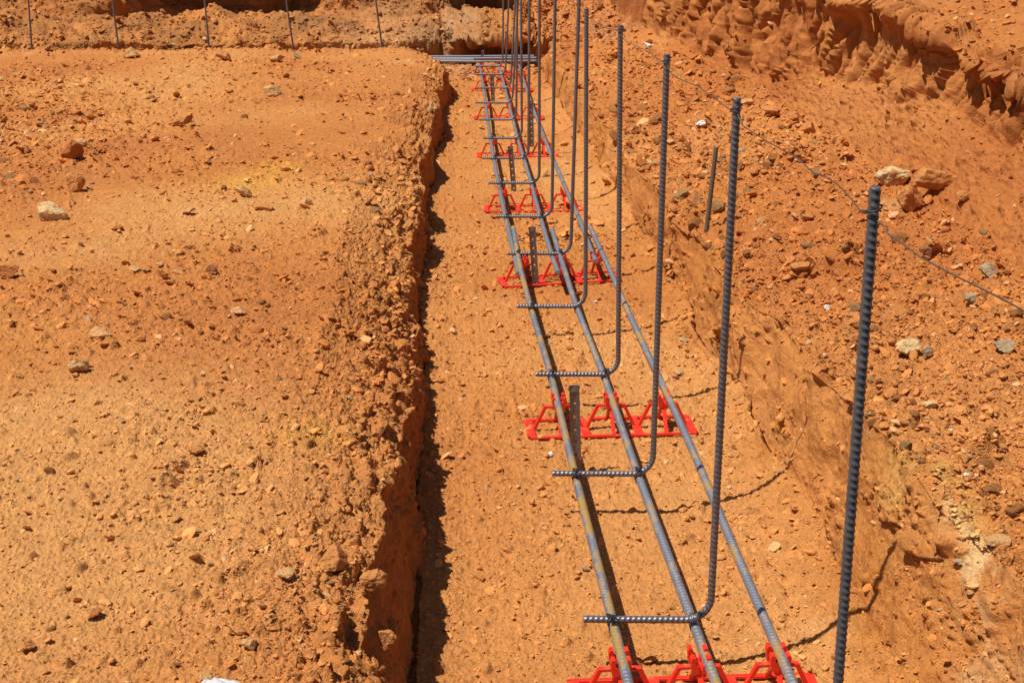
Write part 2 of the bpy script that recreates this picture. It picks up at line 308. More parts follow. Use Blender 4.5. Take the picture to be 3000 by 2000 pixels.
# ------------------------------------------------------------------ materials
def new_mat(name):
    m = bpy.data.materials.new(name); m.use_nodes = True
    return m, m.node_tree, m.node_tree.nodes['Principled BSDF']
def soil_mat(name, bump=.5, attr=True, colour=(.4,.15,.04), spec=.15):
    m, t, b = new_mat(name); N_, L = t.nodes, t.links
    if attr:
        a = N_.new('ShaderNodeAttribute'); a.attribute_name = 'pigment'; src = a.outputs['Color']
    else:
        a = N_.new('ShaderNodeRGB'); a.outputs[0].default_value = (*colour, 1); src = a.outputs[0]
    tc = N_.new('ShaderNodeTexCoord')
    n1 = N_.new('ShaderNodeTexNoise'); n1.inputs['Scale'].default_value = 260; n1.inputs['Detail'].default_value = 4; n1.inputs['Roughness'].default_value = .7
    n2 = N_.new('ShaderNodeTexNoise'); n2.inputs['Scale'].default_value = 38; n2.inputs['Detail'].default_value = 5; n2.inputs['Roughness'].default_value = .65
    for n in (n1, n2): L.new(tc.outputs['Object'], n.inputs['Vector'])
    r1 = N_.new('ShaderNodeMapRange'); r1.inputs[1].default_value = .3; r1.inputs[2].default_value = .7; r1.inputs[3].default_value = .80; r1.inputs[4].default_value = 1.22
    L.new(n1.outputs[0], r1.inputs[0])
    mx = N_.new('ShaderNodeVectorMath'); mx.operation = 'SCALE'; L.new(src, mx.inputs[0]); L.new(r1.outputs[0], mx.inputs['Scale'])
    r2 = N_.new('ShaderNodeMapRange'); r2.inputs[1].default_value = .3; r2.inputs[2].default_value = .7; r2.inputs[3].default_value = .86; r2.inputs[4].default_value = 1.14
    L.new(n2.outputs[0], r2.inputs[0])
    mx2 = N_.new('ShaderNodeVectorMath'); mx2.operation = 'SCALE'; L.new(mx.outputs[0], mx2.inputs[0]); L.new(r2.outputs[0], mx2.inputs['Scale'])
    L.new(mx2.outputs[0], b.inputs['Base Color'])
    b.inputs['Roughness'].default_value = .92; b.inputs['Specular IOR Level'].default_value = spec
    bp = N_.new('ShaderNodeBump'); bp.inputs['Strength'].default_value = bump; bp.inputs['Distance'].default_value = .004
    L.new(n1.outputs[0], bp.inputs['Height'])
    bp2 = N_.new('ShaderNodeBump'); bp2.inputs['Strength'].default_value = bump; bp2.inputs['Distance'].default_value = .010
    L.new(n2.outputs[0], bp2.inputs['Height']); L.new(bp.outputs[0], bp2.inputs['Normal']); L.new(bp2.outputs[0], b.inputs['Normal'])
    return m
M_soil = soil_mat('red_soil', .75)
M_clod = soil_mat('soil_clod', .6)

cs = {k: int(np.argmax(sid == k)) for k in range(11)}
# setting: terrace, trench, shelf, cut bank, back bank; neighbours share their border vertices
cL, cF0, cW1, cFa = cs[3], cs[4], cs[6], cs[7]
kb = nF + int(np.searchsorted(t, .24))
grid_object('ground', 0, cL+1, 0, kb+1, M_soil, kind='structure')
grid_object('trench', cL, cW1+1, 0, kb+1, M_soil, kind='structure')
grid_object('ground_shelf', cW1, cFa+1, 0, kb+1, M_soil, kind='structure')
grid_object('earth_bank', cFa, NC, 0, kb+1, M_soil, kind='structure')
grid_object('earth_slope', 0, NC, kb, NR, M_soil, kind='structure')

# terrain lookup by picture position
Q = P3-C0; Wd = Q@fw; PXg = CX+F*(Q@rt)/Wd; PYg = CY-F*(Q@up)/Wd
NN = normals(P3[..., 0], P3[..., 1], P3[..., 2])
def hit(x, y):
    dd = np.abs(PXg-x)+np.abs(PYg-y); k = dd < 4.5
    if not k.any(): k = dd <= dd.min()+.01
    wk = np.where(k, Wd, 99); i = np.unravel_index(np.argmin(wk), wk.shape)
    return P3[i], N[i], Wd[i], colr[i]
def ground_z(x, y):                          # height at a plan position, trench floor columns
    a = slice(cF0, cs[5]+40); dd = (P3[:, a, 0]-x)**2+(P3[:, a, 1]-y)**2
    i = np.unravel_index(np.argmin(dd), dd.shape); return P3[:, a, 2][i]

# ------------------------------------------------------------------ loose clods
def ico(sub=0):
    p = (1+5**.5)/2
    v = [(-1,p,0),(1,p,0),(-1,-p,0),(1,-p,0),(0,-1,p),(0,1,p),(0,-1,-p),(0,1,-p),(p,0,-1),(p,0,1),(-p,0,-1),(-p,0,1)]
    f = [(0,11,5),(0,5,1),(0,1,7),(0,7,10),(0,10,11),(1,5,9),(5,11,4),(11,10,2),(10,7,6),(7,1,8),(3,9,4),(3,4,2),(3,2,6),(3,6,8),(3,8,9),(4,9,5),(2,4,11),(6,2,10),(8,6,7),(9,8,1)]
    v = [np.array(a)/np.linalg.norm(a) for a in v]
    for _ in range(sub):
        c = {}; g = []
        def mid(a, b):
            k = (min(a, b), max(a, b))
            if k not in c: q = v[a]+v[b]; v.append(q/np.linalg.norm(q)); c[k] = len(v)-1
            return c[k]
        for a, b, d_ in f:
            ab, bc, ca = mid(a, b), mid(b, d_), mid(d_, a); g += [(a,ab,ca),(b,bc,ab),(d_,ca,bc),(ab,bc,ca)]
        f = g
    return np.array(v), np.array(f)
def angular(dirs, rng, nplanes=9, lo=.55, hi=1.0):
    pn = rng.normal(size=(nplanes, 3)); pn /= np.linalg.norm(pn, axis=1, keepdims=True); pd = rng.uniform(lo, hi, nplanes)
    c = dirs@pn.T; r = np.where(c > .05, pd/np.maximum(c, .05), 9).min(1)
    return dirs*np.minimum(r, 1.25)[:, None]
rng = np.random.default_rng(7)
def mesh_np(name, V, Fc, material, cols=None, smooth=False):
    me = bpy.data.meshes.new(name); me.vertices.add(len(V)); me.vertices.foreach_set('co', V.reshape(-1).astype(f4))
    n, k = Fc.shape; me.loops.add(n*k); me.loops.foreach_set('vertex_index', Fc.reshape(-1).astype(np.int32))
    me.polygons.add(n); me.polygons.foreach_set('loop_start', np.arange(0, n*k, k, dtype=np.int32)); me.update(calc_edges=True)
    me.polygons.foreach_set('use_smooth', np.full(n, smooth))
    if cols is not None:
        at = me.attributes.new('pigment', 'FLOAT_COLOR', 'POINT'); cc = np.ones((len(V), 4), f4); cc[:, :3] = cols; at.data.foreach_set('color', cc.reshape(-1))
    me.materials.append(material); return me
inview = (PXg > -700) & (PXg < 3000) & (PYg > -60) & (PYg < 2200) & (NN[..., 2] > .25)
dens = np.where(inview, .20+rough**2.2, 0)*np.where(isF, .8, 1)*np.where(isC, .25, 1)*np.where(isL, .2, 1)*np.where(isS, 1.3, 1)
# grid is finer in some strips: weight by picture area of a cell
ar = np.abs(np.gradient(PXg, axis=1)*np.gradient(PYg, axis=0)); ar = np.clip(ar, 0, 30)
pr = (dens*ar).reshape(-1); pr = np.nan_to_num(pr); pr /= pr.sum(); cum = np.cumsum(pr)
def scatter(n, rmin_px, rmax_px, rmax_m, sub, variants):
    ii = np.searchsorted(cum, rng.random(n)); ii = np.clip(ii, 0, len(cum)-1)
    p = P3.reshape(-1, 3)[ii]; nn = N.reshape(-1, 3)[ii]; wd = Wd.reshape(-1)[ii]; cc = colr.reshape(-1, 3)[ii]
    u = rng.random(n); rp = rmin_px*(1-u*(1-(rmin_px/rmax_px)**2))**-.5          # pdf ~ r^-3
    r = np.minimum(rp*2.3*wd/F, rmax_m*rng.uniform(.6, 1, n))
    dirs, fc = ico(sub); shp = [angular(dirs, rng)*np.array([1, rng.uniform(.6, .95), rng.uniform(.28, .6)]) for _ in range(variants)]
    shp = np.array(shp)[rng.integers(0, variants, n)]                           # n,V,3
    a = rng.uniform(0, 6.283, n); ca, sa = np.cos(a), np.sin(a)
    q = np.stack([shp[..., 0]*ca[:, None]-shp[..., 1]*sa[:, None], shp[..., 0]*sa[:, None]+shp[..., 1]*ca[:, None], shp[..., 2]], -1)
    tx, ty = rng.normal(0, .35, n), rng.normal(0, .35, n)
    q[..., 2] += q[..., 0]*tx[:, None]+q[..., 1]*ty[:, None]
    V = p[:, None, :] + nn[:, None, :]*(r*.22)[:, None, None] + q*r[:, None, None]
    b = rng.uniform(.95, 1.4, n); cc = cc*b[:, None]; k = rng.random(n)
    cc = np.where((k < .07)[:, None], cc*.45+pale*.6, cc); cc = np.where((k > .992)[:, None], grey*.9, cc)
    Fc = fc[None]+ (np.arange(n)*len(dirs))[:, None, None]
    return V.reshape(-1, 3), Fc.reshape(-1, 3), np.repeat(cc, len(dirs), 0)
V, Fc, cc = scatter(int(150000*QUAL), .7, 4.0, .018, 0, 60)
o = bpy.data.objects.new('gravel', mesh_np('gravel', V, Fc, M_clod, cc)); COL.objects.link(o); o['kind'] = 'stuff'; o['label'] = 'fine orange soil crumbs and gravel strewn over the dug ground'; o['category'] = 'gravel'
V, Fc, cc = scatter(7500, 2.6, 7, .028, 1, 60)
o = bpy.data.objects.new('soil_clods', mesh_np('soil_clods', V, Fc, M_clod, cc)); COL.objects.link(o); o['kind'] = 'stuff'; o['label'] = 'loose orange earth clods strewn over the terrace, trench and rubble'; o['category'] = 'clods'

# ------------------------------------------------------------------ stones (single things)
D3, F3 = ico(3)
M_stone = soil_mat('stone', .8)
SC = {'tan': (.56,.30,.12), 'orange': (.52,.215,.065), 'red': (.43,.15,.045), 'pale': (.62,.44,.22), 'white': (.80,.76,.68), 'grey': (.40,.29,.17), 'brown': (.28,.12,.05), 'bluegrey': (.20,.22,.22)}
stone_boxes = []
def stone(px, py, wpx, hpx, colour, label, cat='stone', name='stone', group=None, seed=0, tilt=0, flat=.6, meshes=None, sink=.25):
    rg = np.random.default_rng(seed*31+int(px)*7+int(py))
    p, n, wd, gc = hit(px, py+hpx*.25)
    r = wpx*.5*wd/F; hh = hpx*.5*wd/F
    v = angular(D3, rg, 9, .5, 1.0)
    nzv = fbm(v[:, 0]*2+px, v[:, 1]*2+v[:, 2]*1.7+py, 5, 3); v = v*(1+.16*nzv+.05*fbm(v[:, 0]*7+px, v[:, 1]*7+v[:, 2]*6+py, 6, 2))[:, None]
    ext = np.abs(v).max(0); v = v/ext
    v = v*np.array([r, r*rg.uniform(.7, 1.0), hh])
    a = tilt; ca, sa = math.cos(a), math.sin(a)
    v = np.stack([v[:, 0]*ca+v[:, 2]*sa, v[:, 1], -v[:, 0]*sa+v[:, 2]*ca], -1)
    v[:, 2] += hh*(1-sink*1.2)
    c = np.array(SC[colour]); cv = c*(1+.16*nzv)[:, None]*np.ones((len(v), 1))
    if colour == 'pale': cv = np.where((nzv > .15)[:, None], np.array(SC['orange']), cv)
    if colour == 'white' and wpx > 25: cv = np.where((nzv > .3)[:, None], np.array(SC['tan']), cv)
    me = mesh_np(name, v, F3, M_stone, np.clip(cv, .01, .9), smooth=False)
    me.polygons.foreach_set('use_smooth', np.full(len(F3), False))
    o = bpy.data.objects.new(name, me); COL.objects.link(o); o.location = p; o['label'] = label; o['category'] = cat
    if group: o['group'] = group
    stone_boxes.append((px, py, wpx))
    return o
stones = [
 (305,122,44,30,'tan','tan rock at the back edge of the terrace beneath the second standing bar'),
 (516,131,40,22,'orange','block with a shadowed hollow face near the terrace back edge'),
 (627,210,46,28,'tan','round tan rock alone in the middle far terrace'),
 (640,130,44,18,'tan','flat pale slab below the fourth standing bar on the left'),
 (680,128,20,16,'grey','small grey stone beside the flat pale slab'),
 (418,274,52,30,'orange','large orange boulder among broken clods on the far left terrace'),
 (166,348,58,48,'red','jagged reddish chunk split into two pieces on the left terrace'),
 (172,422,54,52,'orange','upright leaning orange slab casting a dark shadow on the left terrace'),
 (120,490,84,44,'pale','pale cream and tan rock on the left of the terrace'),
 (186,328,40,22,'tan','tan rock directly behind the jagged reddish chunk'),
 (24,622,60,44,'red','dark red lump cut by the left edge of the picture'),
 (208,430,18,10,'grey','small grey stone at the foot of the leaning slab'),
 (310,618,34,8,'tan','thin flat flake on the mid terrace'),
 (565,440,46,24,'tan','tan rock with a yellow stain beside it'),
 (703,462,30,22,'tan','small pointed rock right of the yellow stain'),
 (605,475,48,16,'orange','flat broken clod in front of the yellow stain'),
 (432,484,36,14,'tan','flat tan piece left of the yellow stain'),
 (272,520,36,16,'orange','low orange lump in front of the pale cream rock'),
 (236,764,56,30,'tan','smooth tan stone half buried on the mid left terrace'),
 (186,840,56,42,'pale','whitish rock with orange blotches on the near left terrace'),
 (546,712,46,18,'tan','flat tan shard on the middle of the terrace'),
 (490,620,34,24,'brown','brown splintered piece by a pale chip on the mid terrace'),
 (370,606,26,8,'tan','pale flake right of the thin flat flake'),
 (860,650,30,18,'orange','small orange rock near the rim of the trench'),
 (452,1032,44,20,'orange','flat topped orange stone on the near terrace'),
 (222,1406,40,28,'red','dark reddish rock on the near left terrace'),
 (772,1284,92,70,'orange','big rounded boulder perched on the rim of the trench'),
 (846,1336,96,62,'orange','long slab sliding down the rim beside the big rounded boulder'),
 (660,1312,50,20,'tan','flat tan stone left of the big rounded boulder'),
 (476,1550,44,22,'tan','pale round flat stone near the bottom of the terrace'),
 (888,1460,50,44,'orange','orange lump on the crumbling rim below the slab'),
 (545,1444,46,22,'orange','low orange slab on the near terrace'),
 (575,1478,44,26,'tan','rough tan rock in front of the low orange slab'),
 (60,1480,40,22,'orange','orange clod by the lower left corner'),
 (1605,286,28,12,'white','bright white stone on the shelf behind the third tall bar'),
 (1489,102,26,14,'white','white stone at the foot of the cut face by the fourth bar top'),
 (1856,292,42,30,'orange','dark faced boulder at the foot of the grooved face'),
 (1712,232,36,16,'tan','flat tan rock near the foot of the grooved face'),
 (1768,252,50,22,'orange','orange rock below the wire between the tall bars'),
 (2050,405,96,56,'pale','pale broken slab behind the top of the nearest bar'),
 (2145,425,110,66,'orange','largest orange boulder beside the pale broken slab'),
 (2085,462,80,66,'orange','dark pitted boulder below the pale broken slab'),
 (2205,455,34,30,'orange','orange boulder at the right of the boulder heap'),
 (1995,610,26,16,'grey','grey stone left of the nearest bar under the wire'),
 (2266,622,46,40,'grey','grey rough rock under the wire at the right edge'),
 (2226,690,30,24,'grey','smaller grey rock left of the wire end'),
 (2126,582,40,24,'brown','brown stone right of the nearest bar'),
 (1840,618,56,22,'orange','long tilted shard in the rubble left of the nearest bar'),
 (2082,805,66,50,'pale','whitish boulder pair member on the right rubble, larger and veined'),
 (2128,808,30,34,'grey','grey green stone touching the whitish boulder'),
 (2310,800,56,28,'grey','flat grey stone at the right edge of the rubble'),
 (2222,1088,18,11,'white','bright white pebble alone on the lower right shelf'),
 (2180,986,10,8,'white','tiny white pebble above the lone bright pebble'),
 (2135,925,36,24,'pale','pale squarish stone right of the nearest bar'),
 (1898,708,20,14,'white','small whitish stone in the rubble between the two nearest bars'),
 (2290,1240,60,22,'tan','flat tan slab at the right edge of the shelf'),
 (2200,1290,30,16,'grey','grey flat stone above the pale cut patch'),
 (1690,985,22,10,'tan','small stone on the trench floor right of the red chair'),
 (1745,510,36,22,'tan','tan stone at the foot of the right trench wall'),
 (1850,500,30,20,'orange','orange patch like flat clod beside the short rusty bar'),
 (1268,1043,16,12,'white','white chip on the trench floor in front of the red chair'),
 (1373,694,9,8,'white','tiny white chip beside the fifth bar foot'),
]
for k, a in enumerate(stones):
    stone(*a[:6], seed=k, tilt=rng.uniform(-.25, .25) if a[0] not in (172,) else -.7)
# ordinary loose clods, one object each (repeats)
D2, F2 = ico(2)
clod_protos = []
for k in range(14):
    rg = np.random.default_rng(900+k); v = angular(D2, rg, 10, .55, 1.0)*np.array([1, rg.uniform(.65, .95), rg.uniform(.4, .75)])
    nzv = fbm(v[:, 0]*3+k, v[:, 1]*3+v[:, 2], 5, 2); v = v*(1+.08*nzv)[:, None]
    c = np.array([SC['orange'], SC['tan'], SC['orange'], SC['red'], (.50,.21,.06)][k % 5]); cv = c*(1+.15*nzv)[:, None]
    clod_protos.append(mesh_np('clod', v, F2, M_stone, np.clip(cv, .01, .9), smooth=False))
prm = pr.reshape(NR, NC)
def scatter_clods(n, mask, label, group, lo=8, hi=20):
    q = (prm*mask).reshape(-1); cu = np.cumsum(q/q.sum()); c = 0; tries = 0
    while c < n and tries < n*6:
        tries += 1
        i = int(np.searchsorted(cu, rng.random())); p = P3.reshape(-1, 3)[i]; x, y, wd = prj(p)
        if any(abs(x-a) < b*.7+10 and abs(y-e) < b*.5+8 for a, e, b in stone_boxes): continue
        u = rng.random(); rpx = lo*(1-u*(1-(lo/hi)**2))**-.5; r = min(rpx*wd/F, .035)
        o = bpy.data.objects.new('clod', clod_protos[rng.integers(14)]); COL.objects.link(o)
        o.location = p+np.array([0, 0, r*.18]); o.scale = (r, r, r); o.rotation_euler = (rng.normal(0, .3), rng.normal(0, .3), rng.uniform(0, 6.28))
        o['label'] = label; o['category'] = 'clod'; o['group'] = group; c += 1
inf = (PXg > 10) & (PXg < 2340) & (PYg > 5) & (PYg < 1560)
scatter_clods(90, inf & isT & (back == 0), 'plain loose orange clod lying on the terrace left of the trench', 'loose clods on the left terrace', 6, 15)
scatter_clods(230, inf & isS & (back == 0), 'plain loose orange clod in the rubble right of the trench', 'loose clods in the right rubble', 7, 22)
scatter_clods(30, inf & isF & (back == 0) & (FR > .1) & (FR < .95), 'plain small clod lying on the trench floor', 'loose clods on the trench floor', 5, 8)
scatter_clods(50, inf & (back > 0), 'plain loose brownish clod on the bank behind the cross trench', 'loose clods on the back bank', 6, 16)

# ------------------------------------------------------------------ reinforcing steel
def steel_mat(name, rust=0.0, basec=(.16,.165,.19), rough_=.42, rustc=(.34,.20,.055)):
    m, t, b = new_mat(name); N_, L = t.nodes, t.links
    tc = N_.new('ShaderNodeTexCoord')
    n1 = N_.new('ShaderNodeTexNoise'); n1.inputs['Scale'].default_value = 22; n1.inputs['Detail'].default_value = 6; n1.inputs['Roughness'].default_value = .7
    n2 = N_.new('ShaderNodeTexNoise'); n2.inputs['Scale'].default_value = 220; n2.inputs['Detail'].default_value = 3
    mp = N_.new('ShaderNodeMapping'); mp.inputs['Scale'].default_value = (1.6, .45, .8); L.new(tc.outputs['Object'], mp.inputs[0]); L.new(mp.outputs[0], n1.inputs['Vector']); L.new(tc.outputs['Object'], n2.inputs['Vector'])
    cr = N_.new('ShaderNodeValToRGB'); L.new(n1.outputs[0], cr.inputs[0])
    e = cr.color_ramp.elements; a = .62-.30*rust
    e[0].position = a; e[0].color = (0, 0, 0, 1); e[1].position = min(a+.10, 1); e[1].color = (1, 1, 1, 1)
    mx = N_.new('ShaderNodeMixRGB'); L.new(cr.outputs[0], mx.inputs[0]); mx.inputs[1].default_value = (*basec, 1)
    mx.inputs[2].default_value = (*rustc, 1) if rust > 0 else (basec[0]*1.35, basec[1]*1.3, basec[2]*1.25, 1)
    m2 = N_.new('ShaderNodeMixRGB'); m2.blend_type = 'MULTIPLY'; m2.inputs[0].default_value = .5; L.new(mx.outputs[0], m2.inputs[1]); L.new(n2.outputs[0], m2.inputs[2])
    m3 = N_.new('ShaderNodeMixRGB'); m3.blend_type = 'MULTIPLY'; m3.inputs[0].default_value = 1; L.new(m2.outputs[0], m3.inputs[1]); m3.inputs[2].default_value = (1.25,1.25,1.25,1)
    L.new(m3.outputs[0], b.inputs['Base Color'])
    mr = N_.new('ShaderNodeMapRange'); mr.inputs[3].default_value = rough_; mr.inputs[4].default_value = .85; L.new(cr.outputs[0], mr.inputs[0]) if rust > 0 else None
    if rust > 0:
        L.new(mr.outputs[0], b.inputs['Roughness'])
        mm = N_.new('ShaderNodeMapRange'); mm.inputs[3].default_value = .55; mm.inputs[4].default_value = .0; L.new(cr.outputs[0], mm.inputs[0]); L.new(mm.outputs[0], b.inputs['Metallic'])
    else:
        b.inputs['Roughness'].default_value = rough_; b.inputs['Metallic'].default_value = .55
    return m
M_dowel = steel_mat('mill_steel', .12, (.185,.178,.195), .42, (.17,.115,.085))
M_long = steel_mat('dusty_steel', .12, (.30,.31,.34), .45)
M_longr = steel_mat('rust_spotted_steel', .52, (.27,.28,.32), .45)
M_longs = steel_mat('lightly_spotted_steel', .36, (.28,.295,.34), .45)
M_rusty = steel_mat('rusty_steel', .9, (.10,.085,.075), .6, (.13,.085,.05))
M_wire = steel_mat('tie_wire_steel', 0, (.045,.045,.05), .5)
M_gw = steel_mat('annealed_wire', 0, (.17,.115,.08), .6)

def resample(pts, step):
    pts = np.array(pts, float); L = np.concatenate([[0], np.cumsum(np.linalg.norm(np.diff(pts, axis=0), axis=1))])
    n = max(2, int(L[-1]/step)); q = np.linspace(0, L[-1], n)
    return np.stack([np.interp(q, L, pts[:, k]) for k in range(3)], -1), q
def bar_mesh(name, pts, r, material, pitch=.0085, ribs=True, step=.0012, seg=14, ref=(0, 0, 1), spin=0.0, rib_h=.11, slant=.27):
    P, q = resample(pts, step)
    T = np.gradient(P, axis=0); T /= np.linalg.norm(T, axis=1, keepdims=True)
    u = np.array(ref, float); U = np.empty_like(P)
    for i in range(len(P)):
        u = u - T[i]*(u@T[i]); u /= np.linalg.norm(u); U[i] = u
    W = np.cross(T, U)
    a = np.linspace(0, 2*math.pi, seg, endpoint=False)
    A, Sg = np.meshgrid(a+spin, q)
    rr = np.full(A.shape, r)
    if ribs:
        b = (A-spin) % math.pi                              # each half of the bar
        ph = Sg/pitch + slant*b
        rib = (.5+.5*np.cos(ph*2*math.pi))**1.6*np.sin(b)**.4
        lon = np.exp(-(np.sin(b)/.22)**2)
        rr = rr*(1+rib_h*np.maximum(rib, lon*.55))
    V = P[:, None, :] + (U[:, None, :]*np.cos(A)[..., None]+W[:, None, :]*np.sin(A)[..., None])*rr[..., None]
    n, k = A.shape; i = np.arange(n*k).reshape(n, k)
    Fq = np.stack([i[:-1], np.roll(i, -1, 1)[:-1], np.roll(i, -1, 1)[1:], i[1:]], -1).reshape(-1, 4)
    V = V.reshape(-1, 3)
    me = bpy.data.meshes.new(name)
    faces = Fq.tolist(); V = V.tolist()
    faces.append(list(range(k))[::-1]); faces.append(list(range((n-1)*k, n*k)))
    me.from_pydata(V, [], faces); me.polygons.foreach_set('use_smooth', [True]*len(Fq)+[False]*2)
    me.materials.append(material); me.update(); return me
def link(name, me, parent=None, **props):
    o = bpy.data.objects.new(name, me); COL.objects.link(o)
    if parent: o.parent = parent
    setp(o, **props); return o
HB = .078                                                   # height of the long bars' axis above the floor
RB = .0074; RD = .0053
def lx(pts, z=HB): return [onz(x, y, z) for x, y in pts]
near_end_y = 1.2
left = [(1405,1421),(1320,1085),(1264,858),(1218,702),(1195,620),(1179,530)]
mid_ = [(1590,1421),(1464,1090),(1386,858),(1322,702),(1297,625),(1268,533)]
right = [(1752,1410),(1611,1080),(1506,850),(1436,700),(1398,620),(1356,528)]
def longbar(pts, z0, z1, zfar, mat, label, ext=True):
    q = lx(pts)
    if ext: d_ = q[0]-q[1]; q = [q[0]+d_*(q[0][1]-.9)/(-d_[1])*-1*-1 if False else q[0]+(q[0]-q[1])*((q[0][1]-.95)/(q[1][1]-q[0][1]))] + q
    q = [np.array([p[0], p[1], HB]) for p in q]; q[-1][2] = zfar; q[-2][2] = (HB+zfar)/2
    # smooth
    P, s_ = resample(q, .05); 
    for _ in range(6): P[1:-1] = (P[:-2]+2*P[1:-1]+P[2:])/4
    P[:, 2] += .0022*np.sin(s_*5.3+pts[0][0])
    me = bar_mesh('reinforcing_bar', P, RB, mat, pitch=.0095, step=.0013, seg=18, ref=(1, 0, .6), spin=.5, rib_h=.17)
    return link('reinforcing_bar', me, label=label, category='rebar', group='long bars of the trench mesh')
longbar(left, HB, HB, HB+.010, M_longr, 'near rust-stained bar, leftmost of the three running up the trench')
longbar(mid_, HB, HB, HB+.010, M_longs, 'near lightly rusted grey bar, middle of the three running up the trench')
longbar(right, HB, HB, HB+.010, M_longs, 'near bar on the right of the three, passing behind the standing dowels')
leftf = [(1194,628),(1184,583),(1163,497),(1147,420),(1136,363),(1128,316),(1122,275),(1117,237),(1112,200),(1107,172),(1103,150)]
midf = [(1285,626),(1268,580),(1243,497),(1222,420),(1205,363),(1190,316),(1180,275),(1170,237),(1161,200),(1153,172),(1147,150)]
rightf = [(1372,600),(1358,570),(1337,510),(1308,448),(1288,400),(1265,350),(1246,300),(1228,255),(1213,210),(1203,180),(1194,150)]
def farbar(pts, label):
    q = lx(pts); q = [np.array([p[0]-.004, p[1], HB]) for p in q]
    P, s_ = resample(q, .06)
    for _ in range(8): P[1:-1] = (P[:-2]+2*P[1:-1]+P[2:])/4
    me = bar_mesh('reinforcing_bar', P, RB, M_long, pitch=.0095, step=.0019, seg=12, ref=(1, 0, .6), spin=.5, rib_h=.17)
    return link('reinforcing_bar', me, label=label, category='rebar', group='long bars of the trench mesh')
farbar(leftf, 'far dusty grey bar, leftmost, lapping the near left bar')
farbar(midf, 'far dusty grey bar, middle, lapping the near middle bar')
farbar(rightf, 'far dusty grey bar, rightmost, lapping the near right bar')

def barX(pts, Y):
    q = np.array([p[:2] for p in lx(pts)]); q = q[np.argsort(q[:, 1])]
    if Y < q[0, 1]: return q[0, 0]+(q[1, 0]-q[0, 0])*(Y-q[0, 1])/(q[1, 1]-q[0, 1])
    return np.interp(Y, q[:, 1], q[:, 0])
def threeX(Y):
    a, b, c = (left, mid_, right) if Y < 4.1 else (leftf, midf, rightf)
    return barX(a, Y), barX(b, Y), barX(c, Y)
def wire_mesh(name, paths, r, seg=5, step=.0015, mat=None):
    Vs = []; Fs = []; off = 0
    for pts in paths:
        me = bar_mesh('tmp', pts, r, M_wire, ribs=False, step=step, seg=seg)
        n = len(me.vertices); v = np.empty(n*3, f4); me.vertices.foreach_get('co', v); Vs.append(v.reshape(-1, 3))
        Fs += [[i+off for i in p.vertices] for p in me.polygons]; off += n
        bpy.data.meshes.remove(me)
    me = bpy.data.meshes.new(name); me.from_pydata(np.vstack(Vs).tolist(), [], Fs)
    me.polygons.foreach_set('use_smooth', [True]*len(me.polygons)); me.materials.append(mat or M_wire); return me
def tie(c, rg, parent):
    """diagonal wire loops round the crossing at c (long bar along y below, leg along x on top) and a twisted tail"""
    paths = []
    for sgn in (1, -1):
        a = np.linspace(0, 2*math.pi, 26); dx, dy = (math.cos(.85*sgn), math.sin(.85*sgn))
        k = .0135; x = np.cos(a)*k; z = np.sin(a)*(RB+RD+.0025)
        paths.append([(c[0]+xx*dx, c[1]+xx*dy, c[2]-RB+zz) for xx, zz in zip(x, z)])
    b = np.array([c[0]+rg.uniform(-.006, .006), c[1]-.004, c[2]+RD+.001]); pts = []
    ang = rg.uniform(-.6, .9)
    for k in range(26):
        q = k/25; rr = .003+.004*q
        pts.append((b[0]+q*.018*math.sin(ang)+rr*math.cos(k*1.1), b[1]-q*.010+rr*math.sin(k*1.1)*.6, b[2]+q*.012+.002*math.sin(k*.7)))
    paths.append(pts)
    return link('tie_wire', wire_mesh('tie_wire', paths, .00085, 5, .0018), parent)

# L-shaped dowels: (leg tip, bend start) in the picture, foot row, vertical: picture point at top or at frame top
LZ = HB + RB + RD
L_ = [ # tipx, y, bendx, top(x,y)/None, x at y=0
 (1340,1421,1632,(1693,225)), (1268,1087,1500,(1532,125)), (1230,859,1421,(1425,58)), (1187,703,1346,(1347,20)),
 (1165,582,1312,(1330,0)), (1138,497,1269,(1275,0)), (1122,420,1240,(1239,0)), (1108,363,1215,(1216,0)), (1110,317,1200,(1197,0)),
 (1100,275,1187,(1188,0)), (1092,236,1178,(1190,0)), (1094,202,1174,(1184,0)), (1091,171,1162,(1169,0)), (1089,152,1156,(1156,0))]
ordn = ['second','third','fourth','fifth','sixth','seventh','eighth','ninth','tenth','eleventh','twelfth','thirteenth','fourteenth','last']
dowel_tops = []
def dowel(tip, foot, top, nlabel, detail, spin=.9):
    """leg from tip to foot (on the long bars), rounded bend, upright to top"""
    tip = np.array(tip); foot = np.array(foot); top = np.array(top); R_ = .040
    h = foot-tip; h /= np.linalg.norm(h); v = top-foot; lv = np.linalg.norm(v); v /= lv
    pts = [tip, foot-h*R_*1.4, foot-h*R_]
    p0, p1, p2 = foot-h*R_, foot, foot+v*R_
    for k in range(1, 12):
        q = k/12; c1 = p0+(p1-p0)*.56; c2 = p2+(p1-p2)*.56
        pts.append((1-q)**3*p0+3*(1-q)**2*q*c1+3*(1-q)*q*q*c2+q**3*p2)
    pts += [p2, top]
    st = .0009 if detail > 1 else (.0013 if detail else .0018)
    me = bar_mesh('dowel_bar', pts, RD, M_dowel, pitch=.0083, step=st, seg=16 if detail > 1 else 10, ref=(0, -1, .2), spin=spin, rib_h=.20)
    o = link('dowel_bar', me, label=nlabel, category='rebar', group='bent dowel bars along the trench'); dowel_tops.append(top); return o
rgt = np.random.default_rng(3)
nb_top = onY(2010, 430, 1.23); nb_low = onY(1925, 1568, 1.23); dirn = (nb_low-nb_top)/(nb_top[2]-nb_low[2])
nb_foot = nb_top+dirn*(nb_top[2]-LZ)
